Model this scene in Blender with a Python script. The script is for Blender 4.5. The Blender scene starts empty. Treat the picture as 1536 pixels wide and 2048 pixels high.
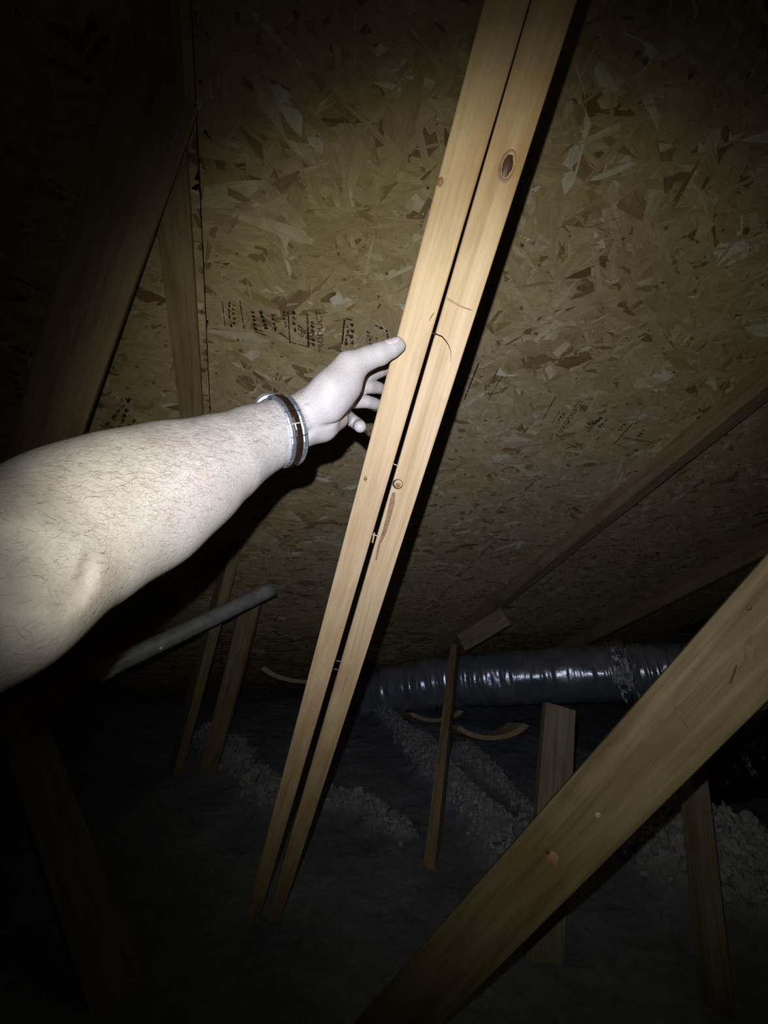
import bpy, bmesh, math, random
import numpy as np
from mathutils import Vector, Matrix

random.seed(7)
rng = np.random.default_rng(11)
scene = bpy.context.scene
COL = scene.collection

# ------------------------------------------------------------------ camera
FPX = 800.0                      # focal length in pixels of a 1536 x 2048 frame
PITCH = math.radians(18.0)
HC = 1.0                         # height of the phone above the attic floor
CP, SP = math.cos(PITCH), math.sin(PITCH)
cam_d = bpy.data.cameras.new('camera')
cam = bpy.data.objects.new('camera', cam_d)
COL.objects.link(cam)
cam.location = (0, 0, HC)
cam.rotation_euler = (math.pi / 2 + PITCH, 0, 0)
cam_d.sensor_fit = 'VERTICAL'
cam_d.sensor_height = 36.0
cam_d.lens = 36.0 * FPX / 2048.0
cam_d.clip_start = 0.01
scene.camera = cam


def c2w(p):
    """camera axes (right, up, forward) to the world"""
    return Vector((p[0], p[2] * CP - p[1] * SP, HC + p[2] * SP + p[1] * CP))


def cc(px, py, d):
    return np.array([(px - 768) / FPX * d, (1024 - py) / FPX * d, d])


def W(px, py, d):
    return c2w(cc(px, py, d))


# ------------------------------------------------------------------ world, torch, exposure
world = bpy.data.worlds.new('world')
scene.world = world
world.use_nodes = True
world.node_tree.nodes['Background'].inputs[0].default_value = (0.9, 0.85, 1.0, 1)
world.node_tree.nodes['Background'].inputs[1].default_value = 0.0004
scene.view_settings.view_transform = 'Standard'
scene.view_settings.look = 'None'
scene.view_settings.gamma = 1.0
scene.view_settings.use_curve_mapping = False
scene.view_settings.exposure = 0.0

TORCH_W = 17.5
TORCH_AIM = (890, 1080)
torch_d = bpy.data.lights.new('phone_torch', 'POINT')
torch = bpy.data.objects.new('phone_torch', torch_d)
COL.objects.link(torch)
torch.location = c2w((-0.016, 0.036, 0.0))
aim = (W(TORCH_AIM[0], TORCH_AIM[1], 1.0) - Vector((0, 0, HC))).normalized()
torch.rotation_euler = aim.to_track_quat('-Z', 'Y').to_euler()
torch_d.energy = TORCH_W
torch_d.shadow_soft_size = 0.003
torch_d.use_nodes = True
nt = torch_d.node_tree
em = nt.nodes['Emission']
tc = nt.nodes.new('ShaderNodeTexCoord')
sx = nt.nodes.new('ShaderNodeSeparateXYZ')
nt.links.new(tc.outputs['Normal'], sx.inputs[0])
ab = nt.nodes.new('ShaderNodeMath'); ab.operation = 'MULTIPLY'; ab.inputs[1].default_value = -1.0
nt.links.new(sx.outputs['Z'], ab.inputs[0])
ac = nt.nodes.new('ShaderNodeMath'); ac.operation = 'ARCCOSINE'
nt.links.new(ab.outputs[0], ac.inputs[0])
dv = nt.nodes.new('ShaderNodeMath'); dv.operation = 'DIVIDE'; dv.inputs[1].default_value = math.pi / 2
nt.links.new(ac.outputs[0], dv.inputs[0])
rp = nt.nodes.new('ShaderNodeValToRGB')
prof = [(0, 1.0), (16, 1.0), (25, .90), (31, .80), (37, .56), (42, .41), (46, .22), (49, .095), (51.5, .036), (54, .016), (58, .006), (66, .002), (90, 0.0)]
els = rp.color_ramp.elements
while len(els) < len(prof):
    els.new(0.5)
for e, (a, v) in zip(els, prof):
    e.position = a / 90.0
for e, (a, v) in zip(els, prof):
    warm = min(1, max(0, (a - 16) / 28.0))      # the LED's rim is yellower than its core
    e.color = (v * (.94 + .03 * warm), v * (.965 - .015 * warm), v * (1.12 - .34 * warm), 1)
nt.links.new(dv.outputs[0], rp.inputs[0])
nt.links.new(rp.outputs[0], em.inputs['Color'])
em.inputs['Strength'].default_value = 1.0


# ------------------------------------------------------------------ helpers
def tag(o, label=None, cat=None, group=None, kind=None):
    if label: o['label'] = label
    if cat: o['category'] = cat
    if group: o['group'] = group
    if kind: o['kind'] = kind
    return o


def mesh_obj(name, verts, faces, mat=None, parent=None, smooth=False, matrix=None):
    me = bpy.data.meshes.new(name)
    me.from_pydata([tuple(v) for v in verts], [], [tuple(f) for f in faces])
    me.update()
    return link(name, me, mat, parent, smooth, matrix)


def link(name, me, mat=None, parent=None, smooth=False, matrix=None):
    o = bpy.data.objects.new(name, me)
    COL.objects.link(o)
    if mat: me.materials.append(mat)
    if smooth:
        me.polygons.foreach_set('use_smooth', [True] * len(me.polygons))
    if matrix is not None:
        o.matrix_world = matrix
    if parent is not None:
        o.parent = parent
        o.matrix_parent_inverse = parent_mat(parent).inverted()
    return o


def parent_mat(o):
    m = o.matrix_basis.copy()
    if o.parent is not None:
        return parent_mat(o.parent) @ o.matrix_parent_inverse @ m
    return m


def box_mesh(name, lx, ly, lz, bevel=0.002, z0=None):
    """box x in [0,lx], y centred, z in [-lz,0]"""
    bm = bmesh.new()
    bmesh.ops.create_cube(bm, size=1.0)
    for v in bm.verts:
        v.co = Vector(((v.co.x + .5) * lx, v.co.y * ly, (v.co.z - .5) * lz))
    if bevel:
        bmesh.ops.bevel(bm, geom=list(bm.edges), offset=bevel, segments=2, affect='EDGES', profile=0.5)
    me = bpy.data.meshes.new(name)
    bm.to_mesh(me); bm.free()
    return me


class NT:
    def __init__(s, name):
        s.m = bpy.data.materials.new(name); s.m.use_nodes = True
        s.t = s.m.node_tree
        s.b = s.t.nodes['Principled BSDF']
        s.out = s.t.nodes['Material Output']

    def n(s, typ, **kw):
        nd = s.t.nodes.new(typ)
        for k, v in kw.items():
            if k.startswith('i_'):
                key = k[2:]
                nd.inputs[int(key) if key.isdigit() else key].default_value = v
            else:
                setattr(nd, k, v)
        return nd

    def l(s, a, b):
        s.t.links.new(a, b)

    def coords(s, scale=(1, 1, 1), kind='Object', loc=None):
        tc = s.n('ShaderNodeTexCoord')
        mp = s.n('ShaderNodeMapping')
        mp.inputs['Scale'].default_value = scale
        s.l(tc.outputs[kind], mp.inputs['Vector'])
        return mp

    def noise(s, vec, scale=5, detail=4, rough=.55, dist=0.0):
        nz = s.n('ShaderNodeTexNoise')
        nz.inputs['Scale'].default_value = scale
        nz.inputs['Detail'].default_value = detail
        nz.inputs['Roughness'].default_value = rough
        nz.inputs['Distortion'].default_value = dist
        if vec is not None: s.l(vec, nz.inputs['Vector'])
        return nz.outputs['Fac']

    def ramp(s, fac, stops):
        r = s.n('ShaderNodeValToRGB')
        e = r.color_ramp.elements
        while len(e) < len(stops): e.new(.5)
        for el, (p, c) in zip(e, stops): el.position = p
        for el, (p, c) in zip(e, stops): el.color = (*c, 1) if len(c) == 3 else c
        s.l(fac, r.inputs[0])
        return r.outputs[0]

    def mix(s, fac, a, b, mode='MIX'):
        m = s.n('ShaderNodeMix', data_type='RGBA', blend_type=mode)
        for sock, v in ((m.inputs[0], fac), (m.inputs[6], a), (m.inputs[7], b)):
            if isinstance(v, (int, float)): sock.default_value = v
            elif isinstance(v, tuple): sock.default_value = (*v, 1) if len(v) == 3 else v
            else: s.l(v, sock)
        return m.outputs[2]

    def bump(s, h, strength=.3, dist=.01):
        b = s.n('ShaderNodeBump')
        b.inputs['Strength'].default_value = strength
        b.inputs['Distance'].default_value = dist
        s.l(h, b.inputs['Height'])
        s.l(b.outputs[0], s.b.inputs['Normal'])

    def set(s, **kw):
        for k, v in kw.items():
            key = k.replace('_', ' ')
            if isinstance(v, (int, float, tuple)):
                s.b.inputs[key].default_value = (*v, 1) if isinstance(v, tuple) and len(v) == 3 and key not in ('Subsurface Radius',) else v
            else:
                s.l(v, s.b.inputs[key])


def mat_wood(name, c_lo, c_mid, c_hi, rough=.55, scale=1.0):
    t = NT(name)
    tc = t.n('ShaderNodeTexCoord')
    oi = t.n('ShaderNodeObjectInfo')
    add = t.n('ShaderNodeVectorMath', operation='ADD')
    comb = t.n('ShaderNodeCombineXYZ')
    mul = t.n('ShaderNodeMath', operation='MULTIPLY', i_1=37.0)
    t.l(oi.outputs['Random'], mul.inputs[0])
    for k in range(3): t.l(mul.outputs[0], comb.inputs[k])
    t.l(tc.outputs['Object'], add.inputs[0]); t.l(comb.outputs[0], add.inputs[1])
    m1 = t.n('ShaderNodeMapping'); m1.inputs['Scale'].default_value = (2.2 * scale, 45 * scale, 45 * scale)
    t.l(add.outputs[0], m1.inputs['Vector'])
    grain = t.noise(m1.outputs[0], 1.6, 5, .6, .6)
    m2 = t.n('ShaderNodeMapping'); m2.inputs['Scale'].default_value = (8 * scale, 330 * scale, 330 * scale)
    t.l(add.outputs[0], m2.inputs['Vector'])
    fine = t.noise(m2.outputs[0], 1.0, 3, .6)
    m3 = t.n('ShaderNodeMapping'); m3.inputs['Scale'].default_value = (7, 16, 16)
    t.l(add.outputs[0], m3.inputs['Vector'])
    blot = t.noise(m3.outputs[0], 1.0, 4, .6)
    c1 = t.ramp(grain, [(.30, c_lo), (.46, c_mid), (.66, c_hi)])
    c2 = t.mix(.32, c1, t.ramp(fine, [(.3, (.62, .56, .5)), (.6, (1, 1, 1))]), 'MULTIPLY')
    c3 = t.mix(.55, c2, t.ramp(blot, [(.32, (.62, .50, .40)), (.55, (1, 1, 1))]), 'MULTIPLY')
    t.set(Base_Color=c3, Roughness=rough)
    t.b.inputs['Specular IOR Level'].default_value = .25
    t.bump(fine, .25, .0006)
    return t.m


M_PINE = mat_wood('pine', (.46, .325, .165), (.54, .395, .22), (.60, .465, .285))
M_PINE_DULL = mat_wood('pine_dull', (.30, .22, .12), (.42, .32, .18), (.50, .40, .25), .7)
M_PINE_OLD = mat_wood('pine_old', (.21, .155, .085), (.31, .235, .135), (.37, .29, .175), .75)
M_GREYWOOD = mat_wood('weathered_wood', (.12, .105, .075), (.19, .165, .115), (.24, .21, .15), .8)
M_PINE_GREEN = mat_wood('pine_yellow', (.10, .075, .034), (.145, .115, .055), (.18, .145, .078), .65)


def mat_plain(name, col, rough=.5, metal=0.0, spec=.5, nscale=None, namp=.35, bump=None):
    t = NT(name)
    if nscale:
        nz = t.noise(t.coords().outputs[0], nscale, 5, .6)
        c = t.mix(namp, col, t.ramp(nz, [(.3, (.2, .2, .2)), (.7, (1.2, 1.2, 1.2))]), 'MULTIPLY')
        t.set(Base_Color=c, Roughness=rough, Metallic=metal)
        if bump: t.bump(nz, bump[0], bump[1])
    else:
        t.set(Base_Color=col, Roughness=rough, Metallic=metal)
    t.b.inputs['Specular IOR Level'].default_value = spec
    return t.m


M_KNOT = mat_plain('knot', (.085, .04, .022), .5, nscale=180, namp=.6)
M_KNOT_LIGHT = mat_plain('knot_light', (.30, .18, .09), .5, nscale=150, namp=.5)
M_BARK = mat_plain('bark', (.30, .195, .105), .85, nscale=120, namp=.6, bump=(.6, .002))
M_CRACK = mat_plain('crack', (.02, .012, .008), .9)
M_STAIN = mat_plain('stain', (.42, .29, .16), .8, nscale=200, namp=.5)
M_BROWN = mat_plain('brown_mark', (.15, .10, .055), .8, nscale=120, namp=.5)
M_NAIL = mat_plain('nail_steel', (.75, .75, .78), .3, 1.0)
M_PIPE = mat_plain('pipe_grey', (.34, .35, .36), .5, nscale=30, namp=.5)
M_KRAFT = mat_plain('kraft', (.70, .54, .34), .8, nscale=60, namp=.5)
M_BLACKFILM = mat_plain('black_film', (.018, .016, .02), .22, nscale=14, bump=(.8, .02))
M_GLINT_WHITE = mat_plain('painted_glint', (.8, .8, .8), .5)  # glint of the pipe screw, put into a pale dull colour
M_DRYWALL = mat_plain('drywall', (.2, .19, .18), .9, nscale=4)


def mat_foil():
    t = NT('duct_foil')
    nz = t.noise(t.coords().outputs[0], 26, 5, .6)
    nz2 = t.noise(t.coords((1, 1, 1)).outputs[0], 7, 3, .5)
    c = t.ramp(nz2, [(.3, (.36, .40, .50)), (.7, (.60, .65, .78))])
    t.set(Base_Color=c, Metallic=.6, Roughness=.24)
    t.bump(nz, .35, .006)
    return t.m


M_FOIL = mat_foil()
M_TAPE = mat_plain('foil_tape', (.86, .89, .97), .2, 1.0, nscale=30, namp=.15, bump=(1.0, .02))


def mat_skin():
    t = NT('skin')
    co = t.coords().outputs[0]
    big = t.noise(co, 22, 4, .6)
    fine = t.noise(co, 420, 3, .6)
    pore = t.n('ShaderNodeTexVoronoi', i_Scale=900.0); t.l(co, pore.inputs['Vector'])
    c = t.ramp(big, [(.30, (.425, .375, .355)), (.5, (.47, .445, .43)), (.7, (.49, .475, .465))])
    c = t.mix(.35, c, t.ramp(fine, [(.3, (.78, .70, .66)), (.65, (1, 1, 1))]), 'MULTIPLY')
    t.set(Base_Color=c, Roughness=.52)
    t.b.inputs['Specular IOR Level'].default_value = .35
    t.b.inputs['Subsurface Weight'].default_value = .12
    t.b.inputs['Subsurface Radius'].default_value = (.004, .0018, .001)
    t.b.inputs['Subsurface Scale'].default_value = 1.0
    wr = t.noise(co, 95, 3, .6, 1.2)
    sm = t.n('ShaderNodeMath', operation='ADD'); t.l(fine, sm.inputs[0])
    wm = t.n('ShaderNodeMath', operation='MULTIPLY', i_1=1.6); t.l(wr, wm.inputs[0]); t.l(wm.outputs[0], sm.inputs[1])
    t.bump(sm.outputs[0], .25, .0012)
    return t.m


M_SKIN = mat_skin()
M_NAILPLATE = mat_plain('nail_plate', (.62, .52, .54), .3)
M_HAIR = mat_plain('arm_hair', (.15, .105, .08), .5)
M_STEEL = mat_plain('watch_steel', (.62, .66, .76), .42, .92)
M_DARKLINK = mat_plain('watch_dark_link', (.06, .035, .026), .28, .7)  # dark reflection in the polished centre links, put into the colour


def mat_osb_strand():
    t = NT('osb_strand')
    at = t.n('ShaderNodeAttribute', attribute_name='tone')
    uv = t.n('ShaderNodeUVMap', uv_map='UVMap')
    mp = t.n('ShaderNodeMapping'); mp.inputs['Scale'].default_value = (18, 420, 1)
    t.l(uv.outputs[0], mp.inputs['Vector'])
    g = t.noise(mp.outputs[0], 1.0, 3, .6)
    mp2 = t.n('ShaderNodeMapping'); mp2.inputs['Scale'].default_value = (30, 60, 1)
    t.l(uv.outputs[0], mp2.inputs['Vector'])
    b = t.noise(mp2.outputs[0], 1.0, 3, .6)
    c = t.ramp(at.outputs['Fac'], [(0, (.27, .165, .075)), (.25, (.52, .41, .205)), (.6, (.70, .575, .335)),
                                    (.85, (.82, .71, .47)), (1, (.94, .90, .75))])
    c = t.mix(.6, c, t.ramp(g, [(.3, (.62, .58, .52)), (.62, (1.05, 1.05, 1.05))]), 'MULTIPLY')
    c = t.mix(.5, c, t.ramp(b, [(.3, (.6, .55, .5)), (.6, (1.05, 1.05, 1.05))]), 'MULTIPLY')
    t.set(Base_Color=c, Roughness=.7)
    t.b.inputs['Specular IOR Level'].default_value = .2
    t.bump(g, .3, .0006)
    return t.m


M_STRAND = mat_osb_strand()
M_OSB = mat_plain('osb_core', (.34, .24, .12), .8, nscale=90, namp=.6)


def mat_ink():
    t = NT('stamp_ink')
    nz = t.noise(t.coords(kind='Object').outputs[0], 160, 3, .6)
    f = t.ramp(nz, [(.36, (0, 0, 0)), (.50, (1, 1, 1))])
    t.set(Base_Color=(.035, .022, .014), Roughness=.8)
    tr = t.n('ShaderNodeBsdfTransparent')
    mx = t.n('ShaderNodeMixShader')
    t.l(f, mx.inputs[0]); t.l(tr.outputs[0], mx.inputs[1]); t.l(t.b.outputs[0], mx.inputs[2])
    t.l(mx.outputs[0], t.out.inputs['Surface'])
    return t.m


M_INK = mat_ink()


def mat_insul():
    t = NT('insulation')
    at = t.n('ShaderNodeAttribute', attribute_name='fluff')
    co = t.coords().outputs[0]
    n1 = t.noise(co, 42, 8, .78)
    n2 = t.noise(co, 4, 4, .6)
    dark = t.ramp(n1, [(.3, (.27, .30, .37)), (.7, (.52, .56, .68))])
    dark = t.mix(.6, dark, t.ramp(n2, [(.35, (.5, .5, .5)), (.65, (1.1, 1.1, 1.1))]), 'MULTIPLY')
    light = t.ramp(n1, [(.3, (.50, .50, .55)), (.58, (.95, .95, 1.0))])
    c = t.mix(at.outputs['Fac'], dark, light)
    t.set(Base_Color=c, Roughness=1.0)
    t.b.inputs['Specular IOR Level'].default_value = .05
    t.bump(n1, .9, .03)
    return t.m


M_INSUL = mat_insul()

# ------------------------------------------------------------------ roof sheathing
SL = math.radians(19.0)
HEAD = math.radians(18.0)
ROOF_H = 1.0
RO = Vector((0, 0, HC + ROOF_H))
RS = Vector((-math.sin(HEAD) * math.cos(SL), math.cos(HEAD) * math.cos(SL), -math.sin(SL)))   # down the slope
RC = Vector((math.cos(HEAD), math.sin(HEAD), 0))                                               # along the eave
RN = RC.cross(RS).normalized()
if RN.z > 0: RN = -RN                                                                           # into the attic
RMAT = Matrix(((RS.x, RC.x, RN.x, RO.x), (RS.y, RC.y, RN.y, RO.y), (RS.z, RC.z, RN.z, RO.z), (0, 0, 0, 1)))
if RMAT.to_3x3().determinant() < 0:
    pass


def roof(px, py):
    """(down slope, along eave) of the roof point seen at a pixel"""
    o = Vector((0, 0, HC)); d = W(px, py, 1.0) - o
    t = (RO - o).dot(RN) / d.dot(RN)
    p = o + d * t - RO
    return p.dot(RS), p.dot(RC)


def rp3(s, c, h=0.0):
    return RO + RS * s + RC * c + RN * h


def vnoise(x, y, seed):
    """smooth value noise"""
    r = np.random.default_rng(seed)
    T = r.random((256, 256))
    xi, yi = np.floor(x).astype(int), np.floor(y).astype(int)
    fx, fy = x - xi, y - yi
    fx = fx * fx * (3 - 2 * fx); fy = fy * fy * (3 - 2 * fy)
    g = lambda a, b: T[a % 256, b % 256]
    return (g(xi, yi) * (1 - fx) + g(xi + 1, yi) * fx) * (1 - fy) + (g(xi, yi + 1) * (1 - fx) + g(xi + 1, yi + 1) * fx) * fy


def fbm(x, y, f, oc, seed, gain=.55):
    s = 0; a = 1; t = 0
    for i in range(oc):
        s = s + a * vnoise(x * f, y * f, seed + i); t += a; a *= gain; f *= 2.03
    return s / t


def strands(n, s0, s1, c0, c1, name):
    k = 6
    ss = rng.uniform(s0, s1, n); cs = rng.uniform(c0, c1, n)
    L = rng.gamma(4.5, .021, n).clip(.02, .20); Wd = rng.gamma(3.0, .0075, n).clip(.003, .055)
    big = rng.random(n) < .06
    Wd[big] *= 1.7
    thin = rng.random(n) < .25
    Wd[thin] *= .4
    sp0 = rng.random(n) < .02
    L[sp0] = rng.uniform(.006, .014, sp0.sum()); Wd[sp0] = rng.uniform(.004, .009, sp0.sum())
    ang = rng.normal(0, .62, n) + math.pi / 2
    wide = rng.random(n) < .2
    ang[wide] = rng.uniform(0, math.pi, wide.sum())
    h = rng.uniform(.0002, .0011, n)
    h[sp0] = .0013
    tu = rng.normal(0, .006, n); tv = rng.normal(0, .02, n)
    u = np.stack([-L / 2, -L * rng.uniform(.1, .4, n), L * rng.uniform(.1, .4, n), L / 2, L * rng.uniform(.1, .4, n), -L * rng.uniform(.1, .4, n)], 1)
    v = np.stack([Wd * rng.uniform(-.4, .4, n), -Wd * rng.uniform(.35, .55, n), -Wd * rng.uniform(.35, .55, n),
                  Wd * rng.uniform(-.4, .4, n), Wd * rng.uniform(.35, .55, n), Wd * rng.uniform(.35, .55, n)], 1)
    ca, sa = np.cos(ang)[:, None], np.sin(ang)[:, None]
    x = ss[:, None] + u * ca - v * sa
    y = cs[:, None] + u * sa + v * ca
    z = h[:, None] + u * tu[:, None] + v * tv[:, None]
    x = x.clip(s0 - .0005, s1 + .0005); y = y.clip(c0 - .0005, c1 + .0005); z = z.clip(.0001, .0016)
    co = np.stack([x, y, z], 2).reshape(-1, 3)
    me = bpy.data.meshes.new(name)
    me.vertices.add(n * k); me.vertices.foreach_set('co', co.astype(np.float32).ravel())
    me.loops.add(n * k); me.loops.foreach_set('vertex_index', np.arange(n * k, dtype=np.int32))
    me.polygons.add(n)
    me.polygons.foreach_set('loop_start', np.arange(0, n * k, k, dtype=np.int32))
    me.polygons.foreach_set('loop_total', np.full(n, k, dtype=np.int32))
    me.update(calc_edges=True)
    tone = rng.normal(.50, .12, n) + .35 * (fbm(ss + 40, cs + 40, 5, 3, 77) - .5)
    hi = rng.random(n) < .07; tone[hi] = rng.uniform(.8, 1.0, hi.sum())
    lo = rng.random(n) < .05; tone[lo] = rng.uniform(.0, .2, lo.sum())
    tone[sp0] = rng.uniform(-.3, .1, sp0.sum())
    a = me.attributes.new('tone', 'FLOAT', 'FACE')
    a.data.foreach_set('value', tone.clip(0, 1).astype(np.float32))
    uvl = me.uv_layers.new(name='UVMap')
    off = rng.uniform(0, 50, (n, 2))
    uv = np.stack([u + off[:, :1], v + off[:, 1:]], 2)
    uvl.data.foreach_set('uv', uv.astype(np.float32).ravel())
    return me


roof_root = bpy.data.objects.new('ceiling', None)
COL.objects.link(roof_root)
roof_root.matrix_world = RMAT
tag(roof_root, 'underside of the sloping roof deck of oriented strand board sheets', kind='structure')

sL, cL = roof(393, 500)           # the joint beside the left rafter
sR, cR = roof(1136, 1089)
rows = [(-1.30, .10), (.10, 1.655), (1.655, 2.875), (2.875, 4.095), (4.095, 5.315)]
joints = [cL + .012, cL + .012, cL + .012 - 1.22, cL + .012, cL + .012 - 1.22]
panel_at = {}
for ri, ((s0, s1), j) in enumerate(zip(rows, joints)):
    for k in (-2, -1, 0, 1):
        c0, c1 = j + 2.44 * k, j + 2.44 * (k + 1)
        if c1 < -3.4 or c0 > 3.6: continue
        g = .0016
        bm = bmesh.new()
        bmesh.ops.create_cube(bm, size=1.0)
        for v in bm.verts:
            v.co = Vector((s0 + g + (v.co.x + .5) * (s1 - s0 - 2 * g), c0 + g + (v.co.y + .5) * (c1 - c0 - 2 * g), (v.co.z - .5) * .012))
        me = bpy.data.meshes.new('sheathing_panel'); bm.to_mesh(me); bm.free()
        p = bpy.data.objects.new('sheathing_panel', me); COL.objects.link(p)
        me.materials.append(M_OSB); p.parent = roof_root
        panel_at[(ri, k)] = p
        dens = {0: 1500, 1: 3000, 2: 2300, 3: 900, 4: 300}[ri]
        n = int(dens * (s1 - s0) * (c1 - c0) * (1.0 if c1 > -1.5 and c0 < 2.6 else .35))
        sm = strands(n, s0 + g, s1 - g, c0 + g, c1 - g, 'wood_strands')
        so = bpy.data.objects.new('wood_strands', sm); COL.objects.link(so)
        sm.materials.append(M_STRAND); so.parent = p
        so['kind'] = 'stuff'


# ink stamps printed on the sheets
def quad(s0, c0, s1, c1, w):
    d = Vector((s1 - s0, c1 - c0)); L = d.length; d /= L
    nrm = Vector((-d.y, d.x)) * w / 2
    return [(s0 + nrm.x, c0 + nrm.y), (s0 - nrm.x, c0 - nrm.y), (s1 - nrm.x, c1 - nrm.y), (s1 + nrm.x, c1 + nrm.y)]


def stamp(panel, name, lines=(), texts=(), label=None):
    vs, fs = [], []
    for (a, b, w) in lines:
        (s0, c0), (s1, c1) = roof(*a), roof(*b)
        q = quad(s0, c0, s1, c1, w)
        fs.append(tuple(range(len(vs), len(vs) + 4))); vs += [(x, y, .0021) for x, y in q]
    for (txt, a, b, h) in texts:
        # text runs from pixel a to pixel b
        (s0, c0), (s1, c1) = roof(*a), roof(*b)
        cu = bpy.data.curves.new('t', 'FONT'); cu.body = txt; cu.size = 1.0; cu.resolution_u = 3
        to = bpy.data.objects.new('t', cu); COL.objects.link(to)
        dg = bpy.context.evaluated_depsgraph_get()
        me = bpy.data.meshes.new_from_object(to.evaluated_get(dg))
        bpy.data.objects.remove(to)
        xs = [v.co.x for v in me.vertices]
        L = math.hypot(s1 - s0, c1 - c0); kx = L / max(max(xs) - min(xs), .01); x0 = min(xs)
        dx, dy = (s1 - s0) / L, (c1 - c0) / L
        # glyph up direction: left of the running direction as seen from below the roof
        ux, uy = UPSIGN * -dy, UPSIGN * dx
        base = len(vs)
        for v in me.vertices:
            a_, b_ = (v.co.x - x0) * kx, v.co.y * h / .7
            vs.append((s0 + dx * a_ + ux * b_, c0 + dy * a_ + uy * b_, .0021))
        for f in me.polygons:
            fs.append(tuple(base + i for i in f.vertices))
        bpy.data.meshes.remove(me)
    o = mesh_obj(name, vs, fs, M_INK)
    o.parent = panel
    if label: o['label'] = label
    return o


# does (s, c, n) turn left-handed on screen?  find which side is "left of running" in the picture
_a, _b = roof(600, 700), roof(600, 600)
_d = (_b[0] - _a[0], _b[1] - _a[1])
_l = roof(550, 650); _m = ((_a[0] + _b[0]) / 2, (_a[1] + _b[1]) / 2)
UPSIGN = 1 if (-_d[1]) * (_l[0] - _m[0]) + _d[0] * (_l[1] - _m[1]) > 0 else -1


def scribble(x0, y0, x1, y1, n, w=.0022):
    """short broken strokes of worn, unreadable lettering between two pixels"""
    out = []
    for i in range(n):
        f0 = (i + .12) / n; f1 = (i + random.uniform(.65, 1.0)) / n
        ox, oy = random.uniform(-2.5, 2.5), random.uniform(-1, 1)
        out.append(((x0 + (x1 - x0) * f0 + ox, y0 + (y1 - y0) * f0 + oy), (x0 + (x1 - x0) * f1 + ox * .3, y0 + (y1 - y0) * f1 + oy), w * random.uniform(1.0, 2.1)))
        if random.random() < .6:
            f = (f0 + f1) / 2
            px, py = x0 + (x1 - x0) * f, y0 + (y1 - y0) * f
            out.append(((px - 4, py - 1), (px + 4, py + 1), w * .8))
    return out


ln = [((576, 622), (580, 686), .0028), ((615, 628), (617, 694), .0045), ((580, 683), (617, 693), .0025), ((480, 600), (488, 658), .0025),
      ((445, 604), (450, 650), .002), ((510, 662), (540, 673), .003)]
ln += scribble(467, 605, 470, 650, 5) + scribble(505, 620, 512, 660, 5, .0035) + scribble(522, 620, 533, 660, 5, .004) + scribble(545, 625, 550, 662, 4, .0025)
ln += scribble(568, 620, 571, 655, 5, .0018) + scribble(587, 620, 590, 665, 4, .003) + scribble(625, 640, 627, 692, 6, .003) + scribble(457, 600, 462, 655, 4)
stamp(panel_at[(1, 0)], 'ink_stamp', ln, [('67', (609, 674), (607, 648), .014), ('PRODUCT', (648, 704), (643, 620), .014)],
      'worn black ink stamp with ruled lines and sideways lettering')
ln = [((689, 637), (684, 688), .0042), ((690, 636), (705, 640), .003)]
ln += scribble(696, 650, 692, 690, 5, .0035) + scribble(705, 645, 703, 690, 4, .004) + scribble(750, 650, 776, 662, 3, .003) + scribble(735, 660, 742, 690, 4, .0025) + scribble(772, 660, 776, 676, 3, .003)
stamp(panel_at[(1, 0)], 'ink_stamp', ln, [], 'broken ink stamp strokes just above the thumb')
ln = [((957, 726), (928, 798), .0045), ((943, 735), (921, 782), .0025), ((995, 738), (986, 758), .003), ((998, 760), (976, 800), .002), ((972, 765), (970, 790), .002)]
stamp(panel_at[(1, 0)], 'ink_stamp', ln, [], 'ruled ink lines beside the shadow of the doubled boards')
ln = [((1112, 790), (1086, 838), .003), ((1265, 845), (1228, 887), .004), ((1284, 824), (1272, 836), .003), ((1228, 888), (1256, 896), .002),
      ((1120, 820), (1103, 846), .002)]
ln += scribble(1128, 825, 1112, 848, 4, .003) + scribble(1205, 832, 1185, 850, 3, .006) + scribble(1215, 838, 1196, 856, 3, .005) + scribble(1180, 845, 1164, 862, 3, .003)
ln += scribble(1250, 845, 1236, 862, 3, .003) + scribble(1290, 858, 1270, 880, 4, .004)
stamp(panel_at[(1, 0)], 'ink_stamp', ln, [('PRODUCT', (1126, 864), (1168, 798), .018)],
      'worn ink stamp with slanting lettering near the right rafter')
ln = scribble(212, 850, 262, 795, 5, .004) + scribble(238, 858, 256, 815, 4, .006) + scribble(250, 862, 270, 838, 3, .005)
stamp(panel_at[(1, -1)], 'ink_stamp', ln, [], 'smudged ink stamp just above the forearm')
ln = scribble(15, 690, 95, 720, 6, .006) + scribble(30, 740, 40, 800, 4, .006) + scribble(60, 740, 65, 800, 4, .005)
stamp(panel_at[(1, -1)], 'ink_stamp', ln, [], 'faint ink stamp in the dark left corner')


# ------------------------------------------------------------------ boards
def board(name, A, B, wface, depth, mat, label, cat='board', roll=0.0, normal=None, bevel=.002, group=None, kind=None):
    """timber whose front face (towards the camera, turned by roll) runs from A to B along its middle"""
    A, B = Vector(A), Vector(B)
    ax = (B - A); L = ax.length; ax.normalize()
    if normal is None:
        nrm = Vector((0, 0, HC)) - (A + B) / 2
    else:
        nrm = Vector(normal)
    nrm = (nrm - ax * nrm.dot(ax)).normalized()
    if roll:
        nrm = Matrix.Rotation(math.radians(roll), 3, ax) @ nrm
    sd = nrm.cross(ax)
    M = Matrix(((ax.x, sd.x, nrm.x, A.x), (ax.y, sd.y, nrm.y, A.y), (ax.z, sd.z, nrm.z, A.z), (0, 0, 0, 1)))
    me = box_mesh(name, L, wface, depth, bevel)
    o = link(name, me, mat, matrix=M)
    o['L'] = L
    del o['L']
    tag(o, label, cat, group, kind)
    return o, M


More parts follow.
